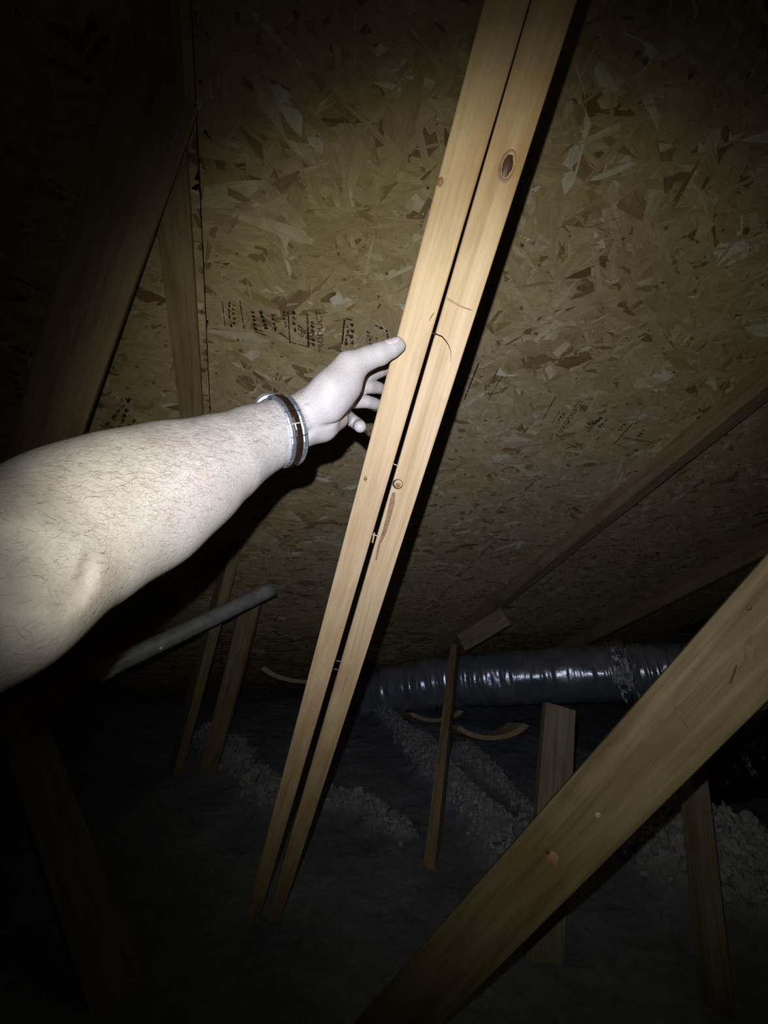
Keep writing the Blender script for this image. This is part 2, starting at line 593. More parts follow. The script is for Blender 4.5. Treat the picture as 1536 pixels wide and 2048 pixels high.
def on_face(M, px, py):
    """local (x, y) of the point on the board's front face seen at a pixel"""
    o = Vector((0, 0, HC)); d = W(px, py, 1.0) - o
    n = Vector((M[0][2], M[1][2], M[2][2])); p0 = M.translation
    t = (p0 - o).dot(n) / d.dot(n)
    loc = M.inverted() @ (o + d * t)
    return loc.x, loc.y


def part(name, parent, M, verts, faces, mat, smooth=False, label=None):
    o = mesh_obj(name, verts, faces, mat, smooth=smooth)
    o.parent = parent
    if label: o['label'] = label
    return o


def knot(parent, M, px, py, rx, ry, mat, dome=.0012, name='knot', label=None, seed=0):
    x, y = on_face(M, px, py)
    r = random.Random(seed)
    n = 18
    vs = [(x, y, dome)]; fs = []
    for ring, (k, h) in enumerate(((.55, dome * .9), (1.0, -.0005))):
        for i in range(n):
            a = 2 * math.pi * i / n
            w = 1 + r.uniform(-.10, .10) * k
            vs.append((x + rx * k * w * math.cos(a), y + ry * k * w * math.sin(a), h))
    for i in range(n):
        j = (i + 1) % n
        fs.append((0, 1 + i, 1 + j)); fs.append((1 + i, 1 + n + i, 1 + n + j, 1 + j))
    return part(name, parent, M, vs, fs, mat, True, label)


def ring_knot(parent, M, px, py, rx, ry, w, mat, name='knot_ring'):
    x, y = on_face(M, px, py)
    n = 20; vs = []; fs = []
    for i in range(n):
        a = 2 * math.pi * i / n
        wj = w * (1.0 + .5 * math.sin(a + 2.5))
        for k, h in ((1 - wj, -.0002), (1, .0008), (1 + wj, -.0002)):
            vs.append((x + rx * k * math.cos(a), y + ry * k * math.sin(a), h))
    for i in range(n):
        j = (i + 1) % n
        for k in (0, 1):
            fs.append((3 * i + k, 3 * i + k + 1, 3 * j + k + 1, 3 * j + k))
    return part(name, parent, M, vs, fs, mat, True)


def strip(parent, M, pts, w, mat, name, h=.0007, label=None):
    """thin proud sliver along pixels on the face"""
    P = [Vector(on_face(M, *p)) for p in pts]
    vs, fs = [], []
    for i, p in enumerate(P):
        d = (P[min(i + 1, len(P) - 1)] - P[max(i - 1, 0)]).normalized()
        nn = Vector((-d.y, d.x))
        ww = w[i] if isinstance(w, (list, tuple)) else w
        a, b = p + nn * ww / 2, p - nn * ww / 2
        vs += [(a.x, a.y, -.0002), (p.x, p.y, h), (b.x, b.y, -.0002)]
        if i:
            o = 3 * i
            fs += [(o - 3, o - 2, o + 1, o), (o - 2, o - 1, o + 2, o + 1)]
    return part(name, parent, M, vs, fs, mat, False, label)


# the doubled boards in the middle
BW, BD = .038, .089


def inv_d(y, y0, d0, y1, d1):
    k = (y - y0) / (y1 - y0)
    return 1.0 / ((1 - k) / d0 + k / d1)


EV = Vector(c2w((95, 361, 800))) - Vector((0, 0, HC))       # the way the boards' depth runs


def pair_pt(xa, xb, y):
    k = (y - 100) / 1400.0
    return W(xa + (xb - xa) * k, y, inv_d(y, 100, .356, 1500, .800))


A1, B1 = pair_pt(986.5, 597.5, -560), pair_pt(986.5, 597.5, 1925)
A2, B2 = pair_pt(1078, 650.5, -560), pair_pt(1078, 650.5, 1925)
def to_roof(A, B, gap):
    d = (A - B).normalized()
    t = (RO - A).dot(RN) / d.dot(RN)
    return A + d * (t - gap)


A1, A2 = to_roof(A1, B1, .14), to_roof(A2, B2, .14)
bl, ML = board('web_board', A1, B1, BW, BD, M_PINE, 'left pale pine board of the doubled pair, held by the hand', normal=-EV,
               group='doubled truss boards')
br, MR = board('web_board', A2, B2, BW, BD, M_PINE, 'right pale pine board of the doubled pair, with dark oval knot and crack', normal=-EV,
               group='doubled truss boards')

knot(br, MR, 1015, 332, .0105, .0058, M_KNOT, name='knot', label='dark oval knot', seed=3)
ring_knot(br, MR, 1015, 332, .0120, .0072, .16, M_KNOT_LIGHT)
ring_knot(br, MR, 796, 968, .0066, .0062, .17, M_KNOT)
knot(br, MR, 796, 970, .0048, .0046, M_KNOT_LIGHT, .0006, seed=5)
strip(br, MR, [(863, 666), (874, 669), (884, 673), (890, 680), (897, 690), (902, 703), (902, 725)],
      [.0022, .0018, .0020, .0016, .0011, .0008, .0005], M_CRACK, 'crack', label='dark curved crack')
strip(br, MR, [(894, 597), (908, 605), (922, 613), (944, 621)], [.003, .0035, .003, .0025], M_STAIN, 'stain_band', .0003)
strip(br, MR, [(788, 985), (784, 1005), (778, 1030), (770, 1060), (758, 1090), (752, 1120)], [.006, .010, .009, .008, .005, .003], M_BARK, 'bark_edge', .0006,
      label='strip of brown bark left on the edge')
knot(bl, ML, 881, 364, .005, .0035, M_KNOT_LIGHT, seed=8)
knot(bl, ML, 731, 957, .0042, .0028, M_KNOT_LIGHT, seed=9)
strip(bl, ML, [(600, 1432), (612, 1440), (624, 1446), (631, 1452)], [.002, .003, .004, .003], M_KNOT_LIGHT, 'torn_grain', .0012)
strip(bl, ML, [(868, 626), (862, 634), (858, 642)], [.001, .0012, .0006], M_CRACK, 'crack', .0004)
strip(br, MR, [(735, 1180), (715, 1260), (695, 1345), (676, 1420)], [.001, .0016, .0016, .001], M_STAIN, 'grain_line', .0002)
strip(br, MR, [(745, 1180), (727, 1260), (708, 1345), (690, 1420)], [.001, .0014, .0016, .001], M_STAIN, 'grain_line', .0002)


def rod(name, p0, p1, r, mat, parent=None, n=8):
    p0, p1 = Vector(p0), Vector(p1)
    ax = (p1 - p0).normalized()
    q = ax.to_track_quat('Z', 'Y').to_matrix()
    vs, fs = [], []
    for e, p in ((0, p0), (1, p1)):
        for i in range(n):
            a = 2 * math.pi * i / n
            vs.append(p + q @ Vector((r * math.cos(a), r * math.sin(a), 0)))
    for i in range(n):
        j = (i + 1) % n
        fs.append((i, j, n + j, n + i))
    fs.append(tuple(range(n - 1, -1, -1))); fs.append(tuple(range(n, 2 * n)))
    o = mesh_obj(name, vs, fs, mat)
    if parent is not None:
        o.parent = parent
        o.matrix_parent_inverse = parent_mat(parent).inverted()
    return o


def gap_d(y, back=.006):
    return inv_d(y, 100, .356, 1500, .800) + back


for (x0, y0, x1, y1) in ((787, 928, 794, 931), (745, 1069, 760, 1073), (672, 1321, 688, 1324), (668, 1338, 684, 1341)):
    nl = rod('nail', W(x0, y0, gap_d(y0)), W(x1, y1, gap_d(y1)), .0011, M_NAIL, bl)
nl = rod('splinter', W(749, 1066, gap_d(1066, .004)), W(745, 1085, gap_d(1085, .004)), .0013, M_PINE, bl)

# the big diagonal timber at lower right
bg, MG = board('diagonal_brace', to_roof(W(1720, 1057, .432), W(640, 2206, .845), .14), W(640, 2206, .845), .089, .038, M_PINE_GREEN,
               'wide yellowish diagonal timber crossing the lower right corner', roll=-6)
strip(bg, MG, [(1338, 1395), (1352, 1415), (1366, 1440), (1378, 1460)], [.006, .006, .0055, .005], M_BROWN, 'pencil_band', .0003)
strip(bg, MG, [(1473, 1330), (1466, 1350), (1460, 1368)], [.003, .004, .003], M_KNOT, 'gouge', .0004)
strip(bg, MG, [(1503, 1268), (1496, 1300), (1500, 1340)], [.004, .016, .012], M_BROWN, 'chip', .0003)
knot(bg, MG, 1498, 1216, .0035, .003, M_KNOT, seed=4)
knot(bg, MG, 1105, 1715, .011, .009, M_KNOT_LIGHT, seed=6)
knot(bg, MG, 1096, 1704, .006, .005, M_KNOT, seed=7)
knot(bg, MG, 1196, 1630, .006, .004, M_STAIN, .0004, seed=10)

# web boards further away
web = 'truss web boards rising from the insulation'
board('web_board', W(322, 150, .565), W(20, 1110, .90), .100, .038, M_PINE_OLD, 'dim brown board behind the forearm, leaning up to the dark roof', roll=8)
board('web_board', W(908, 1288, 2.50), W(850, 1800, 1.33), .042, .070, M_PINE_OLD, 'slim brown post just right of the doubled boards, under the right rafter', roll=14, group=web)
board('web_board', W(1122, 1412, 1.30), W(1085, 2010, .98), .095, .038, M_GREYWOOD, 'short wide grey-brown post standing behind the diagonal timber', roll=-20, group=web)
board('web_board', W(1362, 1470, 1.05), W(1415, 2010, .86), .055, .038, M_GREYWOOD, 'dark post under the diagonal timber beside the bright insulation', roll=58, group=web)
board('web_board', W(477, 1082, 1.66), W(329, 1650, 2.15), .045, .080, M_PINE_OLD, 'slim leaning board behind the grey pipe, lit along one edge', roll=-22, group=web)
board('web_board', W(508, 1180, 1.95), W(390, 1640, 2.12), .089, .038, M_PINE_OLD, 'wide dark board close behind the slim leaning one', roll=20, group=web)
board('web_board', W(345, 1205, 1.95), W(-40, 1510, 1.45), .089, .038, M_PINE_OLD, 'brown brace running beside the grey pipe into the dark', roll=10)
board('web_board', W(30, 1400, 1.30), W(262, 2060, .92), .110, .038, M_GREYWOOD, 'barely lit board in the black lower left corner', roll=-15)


# rafters under the sheathing
def rafter(name, px_a, px_b, w, h, label, side=0.0, mat=M_PINE_OLD):
    (s0, c0), (s1, c1) = px_a, px_b
    A, B = rp3(s0, c0 + side, h + .0022), rp3(s1, c1 + side, h + .0022)
    return board(name, A, B, w, h, mat, label, 'rafter', normal=RN, bevel=.002)


sa, ca_ = roof(1536, 729); sb, cb_ = roof(1003, 1200); se, ce_ = roof(915, 1290)
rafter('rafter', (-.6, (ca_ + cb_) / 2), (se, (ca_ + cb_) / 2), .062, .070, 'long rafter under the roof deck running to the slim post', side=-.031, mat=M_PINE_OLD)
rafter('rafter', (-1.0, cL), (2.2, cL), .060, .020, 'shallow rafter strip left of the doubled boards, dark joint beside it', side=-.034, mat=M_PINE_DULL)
for cshift, lab in ((2.35, 'rafter far out on the right in the dark'), ):
    rafter('rafter', (.6, cL + cshift * 1.0 + .4), (3.4, cL + cshift * 1.0 + .4), .04, .089, lab)
# gusset block where the right rafter meets its post
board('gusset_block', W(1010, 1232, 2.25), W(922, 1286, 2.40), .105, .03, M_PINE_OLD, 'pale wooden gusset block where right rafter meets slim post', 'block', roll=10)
# nail glint by the arm
gl = rod('nail', W(198, 864, .80), W(218, 859, .80), .0014, M_NAIL)
tag(gl, 'bright bent nail sticking out just above the forearm', 'nail')

# ------------------------------------------------------------------ floor, insulation
fl = mesh_obj('floor', [(-4.5, -.6, 0), (5, -.6, 0), (5, 7, 0), (-4.5, 7, 0), (-4.5, -.6, -.02), (5, -.6, -.02), (5, 7, -.02), (-4.5, 7, -.02)],
              [(0, 1, 2, 3), (7, 6, 5, 4), (0, 4, 5, 1), (1, 5, 6, 2), (2, 6, 7, 3), (3, 7, 4, 0)], M_DRYWALL)
tag(fl, 'attic floor boards hidden under grey loose insulation', kind='structure')


def ground_hit(px, py, z):
    o = Vector((0, 0, HC)); d = W(px, py, 1.0) - o
    t = (z - HC) / d.z
    return o + d * t


gx = np.arange(-3.6, 4.2, .017); gy = np.concatenate([np.arange(.35, 4.2, .014), np.arange(4.2, 6.2, .04)])
X, Y = np.meshgrid(gx, gy, indexing='ij')
S_ = X * -math.sin(HEAD) + Y * math.cos(HEAD)
base = .22 + .32 * np.clip((S_ - 1.5) / 2.2, 0, 1) ** 1.2
H = base + .07 * (fbm(X, Y, 1.3, 3, 21) - .5) + .030 * (fbm(X, Y, 14, 4, 31, .7) - .5)
fluff = np.zeros_like(X)
warp = (fbm(X, Y, 5, 4, 41) - .5)
warp2 = (fbm(X, Y, 23, 3, 45) - .5)
ridges = [  # pixels of crest, height, width, whiteness
    ([(420, 1478), (470, 1500), (545, 1530)], .44, .10, .06, .9),
    ([(770, 1450), (850, 1490), (930, 1540), (1050, 1608)], .42, .11, .055, 1.0),
    ([(930, 1470), (1000, 1500), (1075, 1550)], .46, .08, .045, .9),
    ([(660, 1590), (735, 1600), (800, 1640)], .32, .08, .05, .8),
    ([(1200, 1580), (1290, 1640), (1400, 1690), (1560, 1755)], .36, .15, .10, 1.0),
    ([(1240, 1640), (1340, 1690), (1480, 1725), (1600, 1760)], .34, .12, .09, 1.0),
]
for pts, z, hh, ww, wh in ridges:
    P = [ground_hit(p[0], p[1], z) for p in pts]
    best = np.full(X.shape, 9.0)
    for a, b in zip(P[:-1], P[1:]):
        ax, ay, bx, by = a.x, a.y, b.x, b.y
        L2 = (bx - ax) ** 2 + (by - ay) ** 2
        t = np.clip(((X - ax) * (bx - ax) + (Y - ay) * (by - ay)) / L2, 0, 1)
        best = np.minimum(best, np.hypot(X - ax - t * (bx - ax), Y - ay - t * (by - ay)))
    d = best + warp * .16 + warp2 * .07
    g = np.exp(-np.clip(d, 0, 9) ** 2 / (2 * ww * ww))
    H += .9 * hh * g * (1 + .5 * warp2) + .02 * g * (fbm(X, Y, 34, 3, 61, .8) - .5)
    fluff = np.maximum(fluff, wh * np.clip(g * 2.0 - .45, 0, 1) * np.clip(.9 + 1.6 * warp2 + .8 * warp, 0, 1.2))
# keep the blanket under the roof deck
roof_z = HC + ROOF_H - math.tan(SL) * S_
H = np.minimum(H, roof_z - .06)
H = np.maximum(H, .012)
nx, ny = X.shape
co = np.stack([X, Y, H], 2).reshape(-1, 3)
idx = np.arange(nx * ny).reshape(nx, ny)
faces = np.stack([idx[:-1, :-1], idx[1:, :-1], idx[1:, 1:], idx[:-1, 1:]], 2).reshape(-1, 4)
keep = (roof_z[:-1, :-1] > .10).reshape(-1)
faces = faces[keep]
me = bpy.data.meshes.new('loose_insulation')
me.vertices.add(len(co)); me.vertices.foreach_set('co', co.astype(np.float32).ravel())
nf = len(faces)
me.loops.add(nf * 4); me.loops.foreach_set('vertex_index', faces.astype(np.int32).ravel())
me.polygons.add(nf)
me.polygons.foreach_set('loop_start', np.arange(0, nf * 4, 4, dtype=np.int32))
me.polygons.foreach_set('loop_total', np.full(nf, 4, dtype=np.int32))
me.update(calc_edges=True)
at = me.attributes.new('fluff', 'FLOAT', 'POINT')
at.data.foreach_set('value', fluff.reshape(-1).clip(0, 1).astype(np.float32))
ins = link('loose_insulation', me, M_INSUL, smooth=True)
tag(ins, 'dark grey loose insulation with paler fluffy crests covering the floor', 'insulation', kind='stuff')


# popcorn tufts of torn insulation on the pale crests
T0 = bmesh.new(); bmesh.ops.create_icosphere(T0, subdivisions=1, radius=1.0)
tv = np.array([v.co[:] for v in T0.verts]); tf = np.array([[v.index for v in f.verts] for f in T0.faces]); T0.free()
fw = (fluff.clip(0, 1) ** 1.5).reshape(-1); fw = np.where(co[:, 1] < 4.0, fw, 0); fw /= fw.sum()
NT_ = 15000
pick = rng.choice(len(co), NT_, p=fw)
cen = co[pick] + rng.normal(0, .006, (NT_, 3))
rad_ = rng.gamma(3.5, .0019, (NT_, 1, 1)).clip(.0025, .022)
sq = rng.uniform(.35, 1.6, (NT_, 1, 3))
jit = 1 + .9 * (rng.random((NT_, len(tv), 1)) - .5)
allv = (cen[:, None, :] + tv[None] * rad_ * sq * jit).reshape(-1, 3)
allf = (tf[None] + (np.arange(NT_) * len(tv))[:, None, None]).reshape(-1, 3)
me = bpy.data.meshes.new('insulation_tufts')
me.vertices.add(len(allv)); me.vertices.foreach_set('co', allv.astype(np.float32).ravel())
me.loops.add(len(allf) * 3); me.loops.foreach_set('vertex_index', allf.astype(np.int32).ravel())
me.polygons.add(len(allf))
me.polygons.foreach_set('loop_start', np.arange(0, len(allf) * 3, 3, dtype=np.int32))
me.polygons.foreach_set('loop_total', np.full(len(allf), 3, dtype=np.int32))
me.update(calc_edges=True)
at = me.attributes.new('fluff', 'FLOAT', 'POINT')
at.data.foreach_set('value', np.repeat(rng.uniform(.15, 1.0, NT_), len(tv)).astype(np.float32))
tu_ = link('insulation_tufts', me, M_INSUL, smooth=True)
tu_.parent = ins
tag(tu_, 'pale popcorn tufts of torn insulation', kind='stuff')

# ------------------------------------------------------------------ ducts, pipe, baffles
def spline(P, n):
    P = [Vector(p) for p in P]
    out = []
    Q = [P[0] * 2 - P[1]] + P + [P[-1] * 2 - P[-2]]
    seg = len(P) - 1
    for i in range(n):
        u = i / (n - 1) * seg
        k = min(int(u), seg - 1); t = u - k
        a, b, c, d = Q[k], Q[k + 1], Q[k + 2], Q[k + 3]
        out.append(.5 * ((2 * b) + (c - a) * t + (2 * a - 5 * b + 4 * c - d) * t * t + (3 * b - a - 3 * c + d) * t ** 3))
    return out


def tube(name, P, rfun, n, m, mat, parent=None, cap=True, seed=1, crumple=.0, freq=9):
    pts = spline(P, n)
    r = np.random.default_rng(seed)
    vs, fs = [], []
    up = Vector((0, 0, 1))
    L = 0
    for i, p in enumerate(pts):
        d = (pts[min(i + 1, n - 1)] - pts[max(i - 1, 0)]).normalized()
        if i: L += (p - pts[i - 1]).length
        sx_ = d.cross(up).normalized(); uy_ = sx_.cross(d)
        ang = np.arange(m) * 2 * np.pi / m
        rad = np.array([rfun(L, a) for a in ang])
        if crumple:
            q = vnoise(np.full(m, L * freq * 4) + 50, 30 + np.abs((ang / np.pi) - 1) * freq * .9, seed) - .5
            q2 = vnoise(np.full(m, L * freq * 11) + 90, 70 + np.abs((ang / np.pi) - 1) * freq * 2.4, seed + 3) - .5
            rad = rad + crumple * (q + .5 * q2)
        for a, rr in zip(ang, rad):
            vs.append(p + sx_ * (rr * math.cos(a)) + uy_ * (rr * math.sin(a)))
    for i in range(n - 1):
        for j in range(m):
            k = (j + 1) % m
            fs.append((i * m + j, i * m + k, (i + 1) * m + k, (i + 1) * m + j))
    if cap:
        fs.append(tuple(range(m - 1, -1, -1))); fs.append(tuple(range((n - 1) * m, n * m)))
    o = mesh_obj(name, vs, fs, mat, smooth=True)
    if parent is not None:
        o.parent = parent; o.matrix_parent_inverse = parent_mat(parent).inverted()
    return o


DP = [W(640, 1412, 3.35), W(850, 1368, 3.15), W(1000, 1356, 2.95), (W(1240, 1345, 2.70)), W(1400, 1352, 2.5), W(1560, 1428, 2.2), W(1700, 1490, 2.0)]
dr = bpy.data.objects.new('flexible_duct', None); COL.objects.link(dr)
dr.location = DP[3] - Vector((0, 0, .2))
tag(dr, 'silver foil flexible duct lying across the far eave', 'duct')
tube('duct_sleeve', DP, lambda L, a: .182 + .0014 * math.sin(L * 2 * math.pi / .032), 420, 48, M_FOIL, dr, seed=5, crumple=.013)
# taped collar
k0, k1 = W(1222, 1346, 2.72), W(1262, 1343, 2.675)
tube('tape_collar', [k0, (k0 + k1) / 2, k1], lambda L, a: .192, 16, 40, M_TAPE, dr, seed=9, crumple=.06, freq=16)
bpy.data.objects['tape_collar'].data.polygons.foreach_set('use_smooth', [False] * len(bpy.data.objects['tape_collar'].data.polygons))
bd = tube('plastic_duct', [W(1340, 1580, 2.3), W(1430, 1545, 2.0), W(1500, 1530, 1.85), W(1660, 1500, 1.6)],
          lambda L, a: .12 + .002 * math.sin(L * 2 * math.pi / .03), 120, 40, M_BLACKFILM, seed=15, crumple=.03)
tag(bd, 'glossy black plastic sleeved duct at the right edge under the diagonal timber', 'duct')

pp = bpy.data.objects.new('vent_pipe', None); COL.objects.link(pp)
pp.location = W(200, 1340, 1.28)
tag(pp, 'straight grey pipe lying below the forearm', 'pipe')
Pp = [W(196, 1345, 1.28), W(370, 1262, 1.45), W(545, 1178, 1.68)]
tube('pipe_body', Pp, lambda L, a: .031, 20, 24, M_PIPE, pp)
rod('pipe_screw', W(321, 1293, 1.375), W(322, 1296, 1.355), .0055, M_GLINT_WHITE, pp)
rod('pipe_coupling', W(196, 1345, 1.28), W(222, 1333, 1.302), .034, M_PIPE, pp, 24)


# sagging kraft baffles
def baffle(px, py, d, rad, a0, a1, length, label):
    """front edge is an arc hanging down, the sheet runs back down the slope"""
    c = W(px, py, d)
    n = 22; vs = []; fs = []
    fwd = Vector((RS.x, RS.y, RS.z * .4)).normalized()
    rgt = fwd.cross(Vector((0, 0, 1))).normalized(); up = rgt.cross(fwd)
    th = .045
    for i in range(n):
        a = math.radians(a0 + (a1 - a0) * i / (n - 1))
        for k, (rr, q) in enumerate(((rad, 0), (rad - th, .012), (rad - th, length), (rad, length))):
            vs.append(c + rgt * (math.sin(a) * rr) - up * (math.cos(a) * rr * .55) + fwd * q)
    for i in range(n - 1):
        for k in range(4):
            fs.append((4 * i + k, 4 * i + (k + 1) % 4, 4 * i + 4 + (k + 1) % 4, 4 * i + 4 + k))
    fs.append((3, 2, 1, 0)); e = 4 * (n - 1); fs.append((e, e + 1, e + 2, e + 3))
    o = mesh_obj('insulation_baffle', vs, fs, M_KRAFT, smooth=False)
    tag(o, label, 'baffle', 'curved kraft baffles at the eave')
    return o


baffle(622, 1300, 3.0, .42, -58, 58, .22, 'curved tan baffle edge left of the doubled boards')
baffle(872, 1398, 3.0, .28, -52, 52, .2, 'small curved baffle edge left of the slim post')
baffle(985, 1415, 2.55, .33, -55, 50, .2, 'curved baffle edge right of the slim post')

#HAND
# ------------------------------------------------------------------ the arm: one continuous surface
def seg_d(P, a, b, ra, rb):
    ab = b - a
    t = np.clip(((P - a) @ ab) / (ab @ ab), 0, 1)
    return np.linalg.norm(P - a - t[..., None] * ab, axis=-1) - (ra + (rb - ra) * t)


def smin(a, b, k):
    h = np.clip(.5 + .5 * (b - a) / k, 0, 1)
    return b + (a - b) * h - k * h * (1 - h)


def smax(a, b, k):
    return -smin(-a, -b, k)


def chain(pts):
    Q = [(cc(*p[:3]) if p[2] > -5 else None, p[3]) for p in pts]
    return [(Q[i][0], Q[i + 1][0], Q[i][1], Q[i + 1][1]) for i in range(len(Q) - 1)]


def raw(pts):
    return [(np.array(pts[i][:3], float), np.array(pts[i + 1][:3], float), pts[i][3], pts[i + 1][3]) for i in range(len(pts) - 1)]


# forearm, wrist to elbow: pixel, pixel, depth, radius
FORE = [(597, 838, .455, .0255), (560, 857, .443, .0280), (508, 882, .425, .0335), (437, 922, .395, .0415), (350, 963, .360, .0505),
        (258, 1003, .325, .0540), (166, 1050, .295, .0555), (80, 1096, .268, .0540)]
body = [(a, b, ra, rb, .016) for a, b, ra, rb in chain(FORE)]
# flexor belly on the lower side and the wrist's second bone
body += [(a, b, ra, rb, .02) for a, b, ra, rb in chain([(200, 1085, .300, .036), (300, 1040, .335, .036), (400, 985, .375, .028)])]
body += [(a, b, ra, rb, .014) for a, b, ra, rb in chain([(600, 852, .460, .021), (540, 878, .440, .026), (480, 915, .42, .028)])]
# upper arm, past the edge of the picture to the shoulder
e0 = cc(120, 1105, .278)
e1 = cc(-40, 1178, .232)
body += [(e0, e1, .050, .054, .010)]
body += [(a, b, ra, rb, .02) for a, b, ra, rb in raw([(*e1, .054), (-.285, -.085, .14, .058), (-.33, -.17, .02, .062), (-.35, -.22, -.07, .07)])]
# palm: metacarpals, thenar, hypothenar, thumb, web
IDX, MID, RNG, PNK = (692, 748, .508, .0118), (694, 772, .520, .0120), (690, 800, .520, .0118), (683, 828, .510, .0110)
for a, b in (((618, 812, .462, .0175), IDX), ((614, 830, .470, .0175), MID), ((610, 846, .470, .0165), RNG), ((608, 858, .466, .0155), PNK)):
    body += [(p, q, ra, rb, .010) for p, q, ra, rb in chain([a, b])]
body += [(p, q, ra, rb, .012) for p, q, ra, rb in chain([(617, 857, .456, .0145), (645, 853, .468, .0150), (676, 838, .492, .0125)])]
THUMB = [(622, 812, .450, .0200), (664, 778, .444, .0195), (706, 732, .447, .0142), (735, 717, .449, .0126), (760, 708, .451, .0122), (784, 697, .4525, .0098), (797, 691, .4535, .0084)]
body += [(p, q, ra, rb, .009 if i < 3 else .004) for i, (p, q, ra, rb) in enumerate(chain(THUMB))]
body += [(p, q, ra, rb, .012) for p, q, ra, rb in chain([(655, 812, .448, .0200), (690, 772, .452, .0190)])]
body += [(p, q, ra, rb, .010) for p, q, ra, rb in chain([(703, 745, .458, .010), (696, 752, .495, .010)])]
body += [(p, q, ra, rb, .006) for p, q, ra, rb in chain([(600, 812, .440, .0075), (640, 776, .438, .0065), (690, 722, .444, .0095)])]
fingers = [
    chain([IDX, (735, 752, .520, .0092), (759, 743, .532, .0084), (770, 740, .540, .0076)]),
    chain([MID, (738, 774, .528, .0090), (754, 775, .538, .0084), (761, 777, .545, .0078)]),
    chain([RNG, (732, 803, .526, .0086), (747, 807, .536, .0082), (754, 809, .542, .0076)]),
    chain([PNK, (706, 842, .530, .0086), (719, 851, .518, .0084), (720, 853, .500, .0080)]),
]
grooves = [  # creases: pixel chains with depth near the surface, radius, blend
    (chain([(604, 878, .436, .0016), (640, 858, .440, .0022), (668, 848, .452, .0022)]), .004),
    (chain([(600, 872, .434, .0010), (630, 856, .438, .0014)]), .004),
    (chain([(676, 846, .455, .003), (700, 822, .462, .003), (716, 796, .470, .003), (724, 770, .476, .003)]), .004),
]


def arm_sdf(P):
    D = np.full(P.shape[:-1], .05)
    for a, b, ra, rb, k in body:
        D = smin(D, seg_d(P, a, b, ra, rb), k)
    return D


def on_skin(px, py):
    r = np.linspace(.12, .5, 381)
    f = arm_sdf(cc(px, py, 1.0) * r[:, None])
    return float(r[np.argmax(f < 0)])


def skin_groove(pts, r):
    return chain([(x, y, on_skin(x, y) - r * .15, r) for x, y in pts])


grooves += [(skin_groove([(2, 1085), (60, 1100), (110, 1128), (150, 1160)], .0050), .016),
            (skin_groove([(182, 1132), (178, 1160), (166, 1188)], .0028), .008),
            (skin_groove([(-10, 1165), (70, 1170), (140, 1195)], .0030), .014)]
VOX = .0017
lo = np.array([-.43, -.30, -.145]); hi = np.array([.055, .20, .57])
dims = np.ceil((hi - lo) / VOX).astype(int)
axs = [lo[i] + VOX * np.arange(dims[i]) for i in range(3)]
D = np.full(dims, .04, np.float32)


def sub(a, b, r, pad):
    mn = np.minimum(a, b) - r - pad; mx = np.maximum(a, b) + r + pad
    i0 = np.clip(((mn - lo) / VOX).astype(int), 0, dims - 1); i1 = np.clip(((mx - lo) / VOX).astype(int) + 2, 1, dims)
    return tuple(slice(int(p), int(q)) for p, q in zip(i0, i1))


def seg_grid(sl, a, b, ra, rb):
    x = (axs[0][sl[0]] - a[0])[:, None, None]; y = (axs[1][sl[1]] - a[1])[None, :, None]; z = (axs[2][sl[2]] - a[2])[None, None, :]
    ab = b - a; l2 = float(ab @ ab)
    t = np.clip((x * ab[0] + y * ab[1] + z * ab[2]) / l2, 0, 1)
    return np.sqrt((x - t * ab[0]) ** 2 + (y - t * ab[1]) ** 2 + (z - t * ab[2]) ** 2) - (ra + (rb - ra) * t)


for a, b, ra, rb, k in body:
    sl = sub(a, b, max(ra, rb), .026)
    D[sl] = smin(D[sl], seg_grid(sl, a, b, ra, rb), k)
FD = np.full(dims, .04, np.float32)
for ch in fingers:
    for i, (a, b, ra, rb) in enumerate(ch):
        sl = sub(a, b, max(ra, rb), .012)
        FD[sl] = np.minimum(FD[sl], seg_grid(sl, a, b, ra, rb))
D = smin(D, FD, .004).astype(np.float32)
del FD
for ch, k in grooves:
    for a, b, ra, rb in ch:
        sl = sub(a, b, max(ra, rb), .008)
        D[sl] = smax(D[sl], -seg_grid(sl, a, b, ra, rb), k)


